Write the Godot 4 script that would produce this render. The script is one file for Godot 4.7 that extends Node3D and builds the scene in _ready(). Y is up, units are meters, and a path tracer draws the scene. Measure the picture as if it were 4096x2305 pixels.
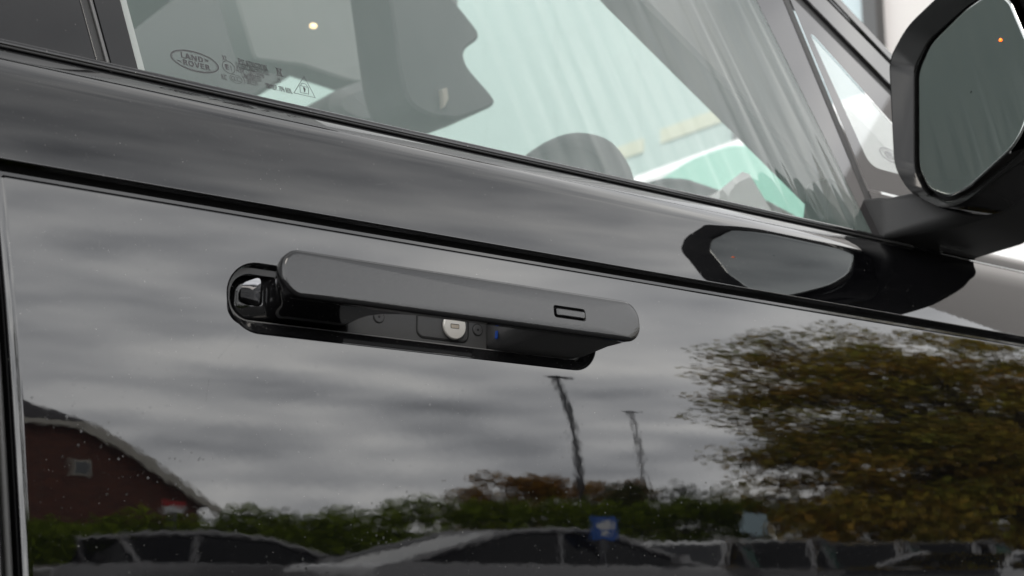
extends Node3D

# ---------------------------------------------------------------- helpers
var rng := RandomNumberGenerator.new()
var M := {}
const TILT := 24.0                       # lean of the side glass in degrees

func lin(r: float, g: float, b: float) -> Color:
	return Color(r, g, b).linear_to_srgb()

func mat(name_: String, c: Color, rough: float, metal := 0.0, spec := 0.5) -> StandardMaterial3D:
	var m := StandardMaterial3D.new()
	m.resource_name = name_
	m.albedo_color = c
	m.roughness = rough
	m.metallic = metal
	m.metallic_specular = spec
	M[name_] = m
	return m

func numbered(called: String, parent: Node) -> String:
	var k := 0
	var n := called
	while parent.has_node(NodePath(n)):
		k += 1
		n = "%s_%03d" % [called, k]
	return n

func add(called: String, mesh: Mesh, m: Material, parent: Node = self) -> MeshInstance3D:
	var o := MeshInstance3D.new()
	o.name = numbered(called, parent)
	o.mesh = mesh
	o.material_override = m
	for i in mesh.get_surface_count():
		o.set_surface_override_material(i, m)
	parent.add_child(o, true)
	return o

func thing(called: String, label: String, category: String, at := Vector3.ZERO, turn := 0.0, group := "") -> Node3D:
	var o := Node3D.new()
	o.name = numbered(called, self)
	add_child(o, true)
	o.position = at
	o.rotation.y = turn
	tag(o, label, category, group)
	return o

func tag(o: Node, label: String, category: String, group := "") -> Node:
	o.set_meta("label", label)
	o.set_meta("category", category)
	if group != "":
		o.set_meta("group", group)
	return o

func structure(o: Node, label: String, category: String) -> void:
	tag(o, label, category)
	o.set_meta("kind", "structure")

# rows of points -> smooth mesh; the normal is (next column) x (next row), flip turns it over
func surf(rows: Array, closed := false, flip := false, normals: Array = []) -> ArrayMesh:
	var nr := rows.size()
	var nc: int = rows[0].size()
	var v := PackedVector3Array()
	var n := PackedVector3Array()
	var ix := PackedInt32Array()
	for i in nr:
		for j in nc:
			v.append(rows[i][j])
			if normals.size():
				n.append(normals[i][j])
				continue
			var jl := (j - 1 + nc) % nc if closed else maxi(j - 1, 0)
			var jr := (j + 1) % nc if closed else mini(j + 1, nc - 1)
			var du: Vector3 = rows[i][jr] - rows[i][jl]
			var dv: Vector3 = rows[mini(i + 1, nr - 1)][j] - rows[maxi(i - 1, 0)][j]
			var c := du.cross(dv)
			if c.length() < 1e-12:
				c = Vector3.UP * 1e-3
			n.append((-c if flip else c).normalized())
	var last := nc if closed else nc - 1
	for i in nr - 1:
		for j in last:
			var a := i * nc + j
			var b := i * nc + (j + 1) % nc
			var c := a + nc
			var d := b + nc
			if flip:
				ix.append_array([a, b, c, b, d, c])
			else:
				ix.append_array([a, c, b, b, c, d])
	return amesh(v, n, ix)

func amesh(v: PackedVector3Array, n: PackedVector3Array, ix: PackedInt32Array, uv := PackedVector2Array()) -> ArrayMesh:
	var arr := []
	arr.resize(Mesh.ARRAY_MAX)
	arr[Mesh.ARRAY_VERTEX] = v
	arr[Mesh.ARRAY_NORMAL] = n
	arr[Mesh.ARRAY_INDEX] = ix
	if uv.size():
		arr[Mesh.ARRAY_TEX_UV] = uv
	var me := ArrayMesh.new()
	me.add_surface_from_arrays(Mesh.PRIMITIVE_TRIANGLES, arr)
	return me

# several meshes with the same material joined into one part
func join(list: Array) -> ArrayMesh:
	var st := SurfaceTool.new()
	st.begin(Mesh.PRIMITIVE_TRIANGLES)
	for e in list:
		if e is Array:
			st.append_from(e[0], 0, e[1])
		else:
			st.append_from(e, 0, Transform3D())
	return st.commit()

func box(lo: Vector3, hi: Vector3) -> ArrayMesh:
	var b := BoxMesh.new()
	b.size = (hi - lo).abs()
	return join([[b, Transform3D(Basis(), (lo + hi) / 2)]])

# a polygon (flat list of x, y) made solid between two depths, its edges rounded by bevel
func prism(pts: PackedVector2Array, z0: float, z1: float, bevel := 0.0, frame := Transform3D()) -> ArrayMesh:
	pts = pts.duplicate()
	if Geometry2D.is_polygon_clockwise(pts):
		pts.reverse()
	for attempt in 5:
		if bevel <= 0.0 or sound(pts, smaller(pts, bevel)):
			break
		bevel = bevel * 0.5 if attempt < 4 else 0.0
	var st := SurfaceTool.new()
	st.begin(Mesh.PRIMITIVE_TRIANGLES)
	var rings := []
	var cnt := pts.size()
	var inset := smaller(pts, bevel)
	rings = [[inset, z1], [pts, z1 - bevel], [pts, z0 + bevel], [inset, z0]]
	if bevel <= 0.0:
		rings = [[pts, z1], [pts, z0]]
	st.set_smooth_group(-1)
	for k in rings.size() - 1:
		for i in cnt:
			var j := (i + 1) % cnt
			var a := Vector3(rings[k][0][i].x, rings[k][0][i].y, rings[k][1])
			var b := Vector3(rings[k][0][j].x, rings[k][0][j].y, rings[k][1])
			var c := Vector3(rings[k + 1][0][i].x, rings[k + 1][0][i].y, rings[k + 1][1])
			var d := Vector3(rings[k + 1][0][j].x, rings[k + 1][0][j].y, rings[k + 1][1])
			for q in [a, b, c, b, d, c]:
				st.add_vertex(frame * q)
	for side in [0, rings.size() - 1]:
		var poly: PackedVector2Array = rings[side][0]
		var tri := Geometry2D.triangulate_polygon(poly)
		for t in range(0, tri.size(), 3):
			var q := [tri[t], tri[t + 1], tri[t + 2]]
			var p0 := poly[q[0]]
			var p1 := poly[q[1]]
			var p2 := poly[q[2]]
			var ccw := (p1 - p0).cross(p2 - p0) > 0
			if ccw == (side == 0):
				q.reverse()
			for k in q:
				st.add_vertex(frame * Vector3(poly[k].x, poly[k].y, rings[side][1]))
	st.generate_normals()
	return st.commit()

func smaller(pts: PackedVector2Array, d: float) -> PackedVector2Array:
	var o := PackedVector2Array()
	var cnt := pts.size()
	for i in cnt:
		var n1 := (pts[i] - pts[(i - 1 + cnt) % cnt]).normalized()
		var n2 := (pts[(i + 1) % cnt] - pts[i]).normalized()
		n1 = Vector2(-n1.y, n1.x)
		n2 = Vector2(-n2.y, n2.x)
		var nn := (n1 + n2).normalized()
		o.append(pts[i] + nn * d / maxf(0.4, nn.dot(n1)))
	return o

func sound(big: PackedVector2Array, small: PackedVector2Array) -> bool:
	for i in big.size():
		var j := (i + 1) % big.size()
		if (big[j] - big[i]).dot(small[j] - small[i]) < 0.0:
			return false
	return Geometry2D.triangulate_polygon(small).size() >= 3 * (small.size() - 2)

func area(p: PackedVector2Array) -> float:
	var s := 0.0
	for i in p.size():
		s += p[i].cross(p[(i + 1) % p.size()])
	return absf(s) / 2

func poly(a: Array) -> PackedVector2Array:
	var p := PackedVector2Array()
	for i in range(0, a.size(), 2):
		p.append(Vector2(a[i], a[i + 1]))
	return p

# the same outline with its corners rounded
func soft(p: PackedVector2Array, r: float, k := 5) -> PackedVector2Array:
	var o := PackedVector2Array()
	var n := p.size()
	for i in n:
		var a := p[(i - 1 + n) % n]
		var b := p[i]
		var c := p[(i + 1) % n]
		var la := minf(r, a.distance_to(b) * 0.45)
		var lc := minf(r, c.distance_to(b) * 0.45)
		var s := b + (a - b).normalized() * la
		var e := b + (c - b).normalized() * lc
		for t in k:
			var u := float(t) / (k - 1)
			o.append(s * (1 - u) * (1 - u) + b * 2 * u * (1 - u) + e * u * u)
	return o

# counter-clockwise rounded rectangle from its limits
func rrect(x0: float, x1: float, y0: float, y1: float, r: float, n := 12, per := 16) -> PackedVector2Array:
	var o := PackedVector2Array()
	r = minf(r, minf((x1 - x0) / 2, (y1 - y0) / 2) - 1e-5)
	var cs := [Vector2(x1 - r, y0 + r), Vector2(x1 - r, y1 - r), Vector2(x0 + r, y1 - r), Vector2(x0 + r, y0 + r)]
	for k in 4:
		for i in n + 1:
			var a := -PI / 2 + PI / 2 * (k + float(i) / n)
			o.append(cs[k] + Vector2(cos(a), sin(a)) * r)
		var s: Vector2 = o[o.size() - 1]
		var an := -PI / 2 + PI / 2 * (k + 1)
		var e: Vector2 = cs[(k + 1) % 4] + Vector2(cos(an), sin(an)) * r
		for i in range(1, per):
			o.append(s.lerp(e, float(i) / per))
	return o

func ring3(p: PackedVector2Array, z: float) -> PackedVector3Array:
	var o := PackedVector3Array()
	for q in p:
		o.append(Vector3(q.x, q.y, z))
	return o

# flat cap over a ring, facing +z or -z
func cap(p: PackedVector2Array, z: float, back := false) -> ArrayMesh:
	var v := ring3(p, z)
	var n := PackedVector3Array()
	for i in v.size():
		n.append(Vector3(0, 0, -1 if back else 1))
	var tri := Geometry2D.triangulate_polygon(p)
	var ix := PackedInt32Array()
	for t in range(0, tri.size(), 3):
		var a := tri[t]
		var b := tri[t + 1]
		var c := tri[t + 2]
		var ccw := (p[b] - p[a]).cross(p[c] - p[a]) > 0
		if ccw == back:
			ix.append_array([a, b, c])
		else:
			ix.append_array([a, c, b])
	return amesh(v, n, ix)

# tube of a round or oval section along points
func tube(path: Array, r: float, seg := 10, squash := 1.0) -> ArrayMesh:
	var rows := []
	for i in path.size():
		var d: Vector3 = (path[mini(i + 1, path.size() - 1)] - path[maxi(i - 1, 0)]).normalized()
		var s := d.cross(Vector3.UP if absf(d.y) < 0.95 else Vector3.RIGHT).normalized()
		var u := s.cross(d)
		var row := PackedVector3Array()
		for k in seg:
			var a := TAU * k / seg
			row.append(path[i] + s * cos(a) * r * squash + u * sin(a) * r)
		rows.append(row)
	return surf(rows, true, true)

func smooth_noise(seed_: int, freq: float, oct := 3) -> FastNoiseLite:
	var f := FastNoiseLite.new()
	f.seed = seed_
	f.noise_type = FastNoiseLite.TYPE_SIMPLEX_SMOOTH
	f.frequency = freq
	f.fractal_octaves = oct
	return f

# ---------------------------------------------------------------- the door's section: how far each height leans, in degrees
const LY := [0.45, 0.60, 0.75, 0.83, 0.90, 0.935, 0.97, 1.0, 1.045]
const LP := [-8.0, -3.0, -1.0, -0.2, 1.0, 2.2, 4.5, 6.5, 9.0]
const UTOP := 1.1335
const UY := [1.0535, 1.078, 1.105, 1.115, 1.123, 1.1335]
const UP_ := [18.5, 22.0, 26.0, 40.0, 50.0, 54.0]
var lz := PackedFloat32Array()
var uz := PackedFloat32Array()

func table(y: float, ys: Array, ps: Array) -> float:
	if y <= ys[0]:
		return ps[0]
	for i in ys.size() - 1:
		if y <= ys[i + 1]:
			return lerpf(ps[i], ps[i + 1], (y - ys[i]) / (ys[i + 1] - ys[i]))
	return ps[ps.size() - 1]

func make_profile() -> void:
	var z := 0.0
	for k in 621:
		var y := 0.45 + k * 0.001
		lz.append(z)
		z -= tan(deg_to_rad(table(y + 0.0005, LY, LP))) * 0.001
	var z0 := lz[540]
	for k in lz.size():
		lz[k] -= z0
	z = zl(1.0455) + 0.0045
	for k in 181:
		uz.append(z)
		z -= tan(deg_to_rad(table(1.0535 + k * 0.0005 + 0.00025, UY, UP_))) * 0.0005

func zl(y: float) -> float:
	var t := clampf((y - 0.45) / 0.001, 0, lz.size() - 1.001)
	var i := int(t)
	return lerpf(lz[i], lz[i + 1], t - i)

func zu(y: float) -> float:
	var t := clampf((y - 1.0535) / 0.0005, 0, uz.size() - 1.001)
	var i := int(t)
	return lerpf(uz[i], uz[i + 1], t - i)

func nl(y: float) -> Vector3:
	var a := deg_to_rad(table(y, LY, LP))
	return Vector3(0, sin(a), cos(a))

func nu(y: float) -> Vector3:
	var a := deg_to_rad(table(y, UY, UP_))
	return Vector3(0, sin(a), cos(a))

func shut(y: float) -> float:                 # where the front door ends at the rear
	return -0.1450 + (1.008 - y) * 0.124

# point on the side glass, given x and height; off lifts it off the pane
func gp(x: float, y: float, off := 0.0) -> Vector3:
	var t := deg_to_rad(TILT)
	return Vector3(x, y + off * sin(t), -0.050 - (y - 1.125) * tan(t) + off * cos(t))

# sheet that lies on the glass's plane: outline in x and height, solid by thick
func on_glass(p: PackedVector2Array, thick: float, off := 0.0, bevel := 0.0) -> ArrayMesh:
	var t := deg_to_rad(TILT)
	var q := PackedVector2Array()
	for a in p:
		q.append(Vector2(a.x, (a.y - 1.125) / cos(t)))
	return prism(q, off - thick, off, bevel, Transform3D(Basis(Vector3.RIGHT, Vector3(0, cos(t), -sin(t)), Vector3(0, sin(t), cos(t))), Vector3(0, 1.125, -0.050)))

# ---------------------------------------------------------------- the scene
func _ready() -> void:
	rng.seed = 20
	var cam := Camera3D.new()
	cam.name = "camera"
	add_child(cam)
	cam.look_at_from_position(Vector3(-0.3688, 0.8281, 0.7497), Vector3(-0.3688 + 0.5882, 0.8281 + 0.2044, 0.7497 - 0.7824))
	var lens := CameraAttributesPhysical.new()
	lens.frustum_focal_length = 59.23
	lens.frustum_focus_distance = 0.97
	lens.exposure_aperture = 14.0
	cam.attributes = lens
	cam.near = 0.02
	cam.far = 400.0
	cam.fov = 22.909
	cam.current = true

	var env := Environment.new()
	env.background_mode = Environment.BG_SKY
	env.sky = Sky.new()
	env.sky.sky_material = overcast()
	env.tonemap_mode = Environment.TONE_MAPPER_LINEAR
	env.tonemap_exposure = 2.8
	env.background_energy_multiplier = 1.0
	env.sdfgi_enabled = true
	env.ssao_enabled = true
	env.ssil_enabled = true
	var we := WorldEnvironment.new()
	we.name = "world_environment"
	we.environment = env
	add_child(we)
	var sun := DirectionalLight3D.new()
	sun.name = "sun"
	sun.light_energy = 0.15
	sun.light_color = Color(1, 0.97, 0.93)
	sun.light_angular_distance = 20.0
	sun.shadow_enabled = true
	add_child(sun)
	sun.look_at_from_position(Vector3(-4, 9, 6), Vector3.ZERO)

	make_profile()
	materials()
	build_ground()
	build_dealership()
	build_car()
	build_van()
	build_street()

func overcast() -> PanoramaSkyMaterial:
	var w := 1024
	var h := 512
	var im := Image.create(w, h, false, Image.FORMAT_RGBF)
	var big := smooth_noise(3, 0.55, 4)
	var fine := smooth_noise(8, 1.9, 3)
	var mottle := smooth_noise(19, 1.0, 4)
	for j in h:
		var up := (0.5 - (j + 0.5) / h) * PI
		for i in w:
			var az := (i + 0.5) / w * TAU
			var s := maxf(sin(up), 0.0)
			var d := 1.0 / (s + 0.13)
			var p := Vector2(sin(az), -cos(az)) * cos(up) * d
			var n := big.get_noise_2d(p.x, p.y) * 0.75 + fine.get_noise_2d(p.x, p.y) * 0.6
			n += mottle.get_noise_3d(cos(up) * sin(az) * 6.0, s * 15.0, cos(up) * cos(az) * 6.0) * 0.60
			var b := 1.0 + 0.60 * n
			b *= lerpf(1.17, 0.35, smoothstep(0.38, 0.93, s))
			var t := clampf(n * 0.7 + 0.5, 0.0, 1.0)
			im.set_pixel(i, j, Color(b * lerpf(0.955, 1.0, t), b * lerpf(0.98, 0.99, t), b * lerpf(1.03, 0.965, t)))
	var m := PanoramaSkyMaterial.new()
	m.panorama = ImageTexture.create_from_image(im)
	return m

func speckled(base: float, specks: int, bright: float, seed_: int, hairs := 0) -> ImageTexture:
	var r := RandomNumberGenerator.new()
	r.seed = seed_
	var im := Image.create(1024, 1024, false, Image.FORMAT_RGB8)
	im.fill(lin(base, base, base * 1.02))
	for i in specks:
		var b := base + bright * pow(r.randf(), 3.0)
		var c := lin(b, b * 0.97, b * 0.92)
		var x := r.randi_range(1, 1021)
		var y := r.randi_range(1, 1021)
		im.set_pixel(x, y, c)
		if r.randf() < 0.25:
			im.set_pixel(x + 1, y, c)
		if r.randf() < 0.06:
			im.fill_rect(Rect2i(x, y, 2, 2), c)
	for i in hairs:
		var x := r.randf_range(20, 1000)
		var y := r.randf_range(20, 1000)
		var a := r.randf_range(-0.5, 0.9)
		var b := base + bright * r.randf_range(0.1, 0.35)
		for k in r.randi_range(5, 26):
			im.set_pixel(clampi(int(x), 0, 1023), clampi(int(y), 0, 1023), lin(b, b, b))
			x += cos(a)
			y += sin(a)
			a += r.randf_range(-0.07, 0.07)
	return ImageTexture.create_from_image(im)

func water_spots() -> ImageTexture:
	var r := RandomNumberGenerator.new()
	r.seed = 61
	var im := Image.create(1024, 1024, false, Image.FORMAT_RGB8)
	im.fill(Color(0.02, 0.02, 0.02))
	var where := smooth_noise(62, 0.004, 2)
	for i in 2200:
		var x := r.randi_range(4, 1018)
		var y := r.randi_range(4, 1018)
		if where.get_noise_2d(x, y) < r.randf_range(-0.25, 0.45):
			continue
		var k := r.randi_range(1, 2)
		var v := r.randf_range(0.05, 0.15)
		for a in range(-k, k + 1):
			for b in range(-k, k + 1):
				if a * a + b * b <= k * k:
					im.set_pixel(x + a, y + b, Color(v, v, v))
	return ImageTexture.create_from_image(im)

func noise_tex(freq: float, normal: bool, strength := 8.0, seed_ := 1, size := 1024) -> NoiseTexture2D:
	var t := NoiseTexture2D.new()
	t.width = size
	t.height = size
	t.seamless = true
	t.noise = smooth_noise(seed_, freq, 2)
	t.as_normal_map = normal
	t.bump_strength = strength
	return t

func triplanar(m: StandardMaterial3D, scale_: float) -> StandardMaterial3D:
	m.uv1_triplanar = true
	m.uv1_world_triplanar = true
	m.uv1_scale = Vector3.ONE * scale_
	return m

func materials() -> void:
	var peel := noise_tex(0.030, true, 8.0, 5)
	var paint := mat("black_paint", Color.WHITE, 0.02, 0.0, 0.65)
	paint.albedo_texture = speckled(0.0015, 5200, 0.13, 4, 16)
	paint.roughness = 1.0
	paint.roughness_texture = water_spots()
	paint.normal_enabled = true
	paint.normal_texture = peel
	paint.normal_scale = 0.0019
	triplanar(paint, 2.5)
	var satin := mat("handle_satin", Color.WHITE, 0.17, 0.0, 0.50)
	satin.albedo_texture = speckled(0.006, 2500, 0.12, 41, 30)
	satin.normal_enabled = true
	satin.normal_texture = noise_tex(0.3, true, 6.0, 14, 512)
	satin.normal_scale = 0.03
	triplanar(satin, 4.0)
	mat("gloss_black", lin(0.004, 0.004, 0.004), 0.04)
	var dusty := mat("dusty_gloss", Color.WHITE, 0.08)
	dusty.albedo_texture = speckled(0.006, 5200, 0.6, 9, 20)
	triplanar(dusty, 4.0)
	var frit := mat("pillar_gloss", Color.WHITE, 0.03)
	frit.albedo_texture = speckled(0.006, 500, 0.6, 12, 4)
	triplanar(frit, 2.5)
	var ff := mat("front_gloss", lin(0.012, 0.011, 0.012), 0.03, 0.0, 0.7)
	ff.resource_name = "front_gloss"
	mat("print_faint", lin(0.30, 0.30, 0.31), 0.6)
	mat("rubber", lin(0.012, 0.012, 0.012), 0.55)
	mat("seal_grey", lin(0.05, 0.05, 0.05), 0.45)
	var grained := mat("grained_plastic", lin(0.06, 0.06, 0.061), 0.5)
	grained.normal_enabled = true
	grained.normal_texture = noise_tex(0.35, true, 6.0, 6, 512)
	grained.normal_scale = 0.35
	triplanar(grained, 25.0)
	mat("gasket", lin(0.13, 0.13, 0.13), 0.45)
	mat("bezel_black", lin(0.006, 0.006, 0.006), 0.12, 0.0, 0.36)
	mat("matte_black", lin(0.01, 0.01, 0.01), 0.7)
	mat("lock_metal", lin(0.66, 0.64, 0.60), 0.4, 0.35)
	mat("slot_brass", lin(0.42, 0.37, 0.30), 0.5, 0.4)
	mat("grey_plastic", lin(0.35, 0.35, 0.34), 0.5)
	mat("mirror_silver", lin(0.48, 0.50, 0.49), 0.0, 1.0)
	mat("polished_black", lin(0.16, 0.16, 0.165), 0.02, 1.0)
	mat("print_grey", lin(0.022, 0.02, 0.022), 0.6)
	mat("pillar_cloth", lin(0.20, 0.19, 0.185), 0.9)
	mat("interior_dark", lin(0.035, 0.035, 0.036), 0.8)
	mat("interior_grey", lin(0.09, 0.088, 0.09), 0.8)
	mat("interior_beige", lin(0.40, 0.36, 0.30), 0.8)
	mat("headliner", lin(0.16, 0.165, 0.16), 0.9)
	mat("paper", lin(0.55, 0.56, 0.55), 0.7)
	var g := mat("side_glass_pane", Color(lin(0.165, 0.225, 0.205), 0.27), 0.0)
	g.transparency = BaseMaterial3D.TRANSPARENCY_ALPHA
	var ws := mat("windscreen_pane", Color(lin(0.08, 0.26, 0.21), 0.12), 0.0)
	ws.transparency = BaseMaterial3D.TRANSPARENCY_ALPHA
	var vg := mat("green_glass", Color(lin(0.12, 0.42, 0.30), 0.55), 0.05)
	vg.transparency = BaseMaterial3D.TRANSPARENCY_ALPHA
	mat("van_glass", lin(0.34, 0.66, 0.53), 0.15)
	mat("white_wall", lin(0.58, 0.55, 0.53), 0.8)
	mat("pale_panel", lin(0.46, 0.58, 0.54), 0.7)
	mat("sky_pane", lin(0.42, 0.50, 0.52), 0.12)
	mat("frame_dark", lin(0.05, 0.05, 0.05), 0.4)
	mat("yellow_stripe", lin(0.58, 0.60, 0.46), 0.6)
	mat("white_paint", lin(0.78, 0.78, 0.77), 0.15)
	var asphalt := mat("asphalt", Color.WHITE, 0.9)
	asphalt.albedo_texture = speckled(0.05, 60000, 0.1, 15)
	triplanar(asphalt, 0.6)
	var lines := mat("line_paint", lin(0.65, 0.65, 0.63), 0.7)
	lines.resource_name = "line_paint"
	var brick := mat("brick_wall", Color.WHITE, 0.9)
	brick.albedo_texture = bricks()
	triplanar(brick, 0.5)
	mat("barge_white", lin(0.62, 0.58, 0.52), 0.6)
	mat("roof_tile", lin(0.075, 0.07, 0.075), 0.8)
	mat("dark_glass", lin(0.01, 0.011, 0.012), 0.03, 0.0, 0.35)
	mat("grey_window", lin(0.12, 0.13, 0.14), 0.1)
	mat("car_black", lin(0.008, 0.008, 0.01), 0.08)
	mat("car_grey", lin(0.17, 0.165, 0.17), 0.1, 0.3)
	mat("car_silver", lin(0.30, 0.295, 0.30), 0.15, 0.3)
	mat("tyre", lin(0.02, 0.02, 0.02), 0.8)
	mat("alloy", lin(0.4, 0.4, 0.41), 0.3, 0.8)
	var tg := mat("teal_glass", Color(lin(0.20, 0.36, 0.30), 0.6), 0.05)
	tg.transparency = BaseMaterial3D.TRANSPARENCY_ALPHA
	mat("post_dark", lin(0.02, 0.022, 0.028), 0.5)
	mat("post_grey", lin(0.14, 0.14, 0.15), 0.5)
	mat("post_pale", lin(0.30, 0.30, 0.31), 0.5)
	mat("sign_blue", lin(0.01, 0.10, 0.42), 0.5)
	mat("sign_white", lin(0.75, 0.75, 0.75), 0.5)
	mat("sign_red", lin(0.45, 0.02, 0.02), 0.5)
	mat("sign_pale", lin(0.42, 0.55, 0.60), 0.5)
	mat("bark", lin(0.04, 0.03, 0.022), 0.9)
	for k in [["leaf", 0.7]]:
		var lf := mat(k[0], Color.WHITE, k[1], 0.0, 0.15)
		lf.vertex_color_use_as_albedo = true
		lf.backlight_enabled = true
		lf.backlight = Color(0.35, 0.35, 0.35)
	mat("hedge_core", lin(0.14, 0.19, 0.018), 0.9, 0.0, 0.1)

func bricks() -> ImageTexture:
	var im := Image.create(512, 512, false, Image.FORMAT_RGB8)
	im.fill(lin(0.16, 0.13, 0.11))
	var r := RandomNumberGenerator.new()
	r.seed = 2
	for j in 26:
		for i in 10:
			var t := r.randf()
			var c := lin(lerpf(0.11, 0.19, t), lerpf(0.040, 0.066, t), lerpf(0.028, 0.042, t))
			im.fill_rect(Rect2i(int(i * 56.9) + (28 if j % 2 else 0) - 20, int(j * 19.7), 53, 17), c)
	return ImageTexture.create_from_image(im)

# ---------------------------------------------------------------- setting
func build_ground() -> void:
	var g := add("ground", box(Vector3(-120, -0.2, -120), Vector3(120, 0, 120)), M.asphalt)
	structure(g, "dark asphalt ground of the car park", "ground")

func build_dealership() -> void:
	var b := thing("dealership_building", "pale rendered building with a tall window behind the black car", "building")
	add("rear_wall", box(Vector3(-18, 0, -14.3), Vector3(8.0, 7.5, -14.0)), M.pale_panel, b)
	add("side_wall", box(Vector3(8.0, 0, -7.25), Vector3(8.3, 7.5, 3.0)), M.white_wall, b)
	for k in 6:
		add("cladding_panel", box(Vector3(8.0, 0, -8.448 - 1.2 * k), Vector3(8.3, 7.5, -7.252 - 1.2 * k)), M.pale_panel, b)
	var w := Node3D.new()
	w.name = "window"
	b.add_child(w)
	add("window_frame", box(Vector3(7.90, 2.8, -5.80), Vector3(7.998, 7.0, -5.67)), M.frame_dark, w)
	add("window_frame", box(Vector3(7.90, 2.8, -7.20), Vector3(7.998, 7.0, -7.07)), M.frame_dark, w)
	add("window_frame", box(Vector3(7.90, 2.8, -7.07), Vector3(7.998, 2.93, -5.80)), M.frame_dark, w)
	add("pane", box(Vector3(7.96, 2.93, -7.07), Vector3(7.998, 7.0, -5.80)), M.sky_pane, w)
	add("wall_stripe", box(Vector3(7.985, 4.66, -8.80), Vector3(7.999, 4.79, -8.39)), M.yellow_stripe, b)
	add("wall_stripe", box(Vector3(7.985, 4.68, -8.16), Vector3(7.999, 4.81, -7.3)), M.yellow_stripe, b)

# ---------------------------------------------------------------- the black car
func build_car() -> void:
	var car := thing("black_car", "glossy black car with a deployed door handle, side mirror and driver's window", "car")
	door_skin(car)
	recess_and_handle(car)
	shoulder(car)
	side_glass(car)
	front_end(car)
	mirror(car)
	cabin(car)

func skin_rows(y0: float, y1: float, step: float, xa, xb: float, nx: int) -> Array:
	var rows := []
	var nor := []
	var k := maxi(2, int(ceil((y1 - y0) / step)) + 1)
	for i in k:
		var y := lerpf(y0, y1, float(i) / (k - 1))
		var r := PackedVector3Array()
		var n := PackedVector3Array()
		var a: float = xa.call(y) if xa is Callable else xa
		for j in nx + 1:
			r.append(Vector3(lerpf(a, xb, float(j) / nx), y, zl(y)))
			n.append(nl(y))
		rows.append(r)
		nor.append(n)
	return [rows, nor]

const HX0 := -0.0134
const HX1 := 0.2690
const HY0 := 0.9722
const HY1 := 1.0168
const EDGE := 0.006

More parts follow.
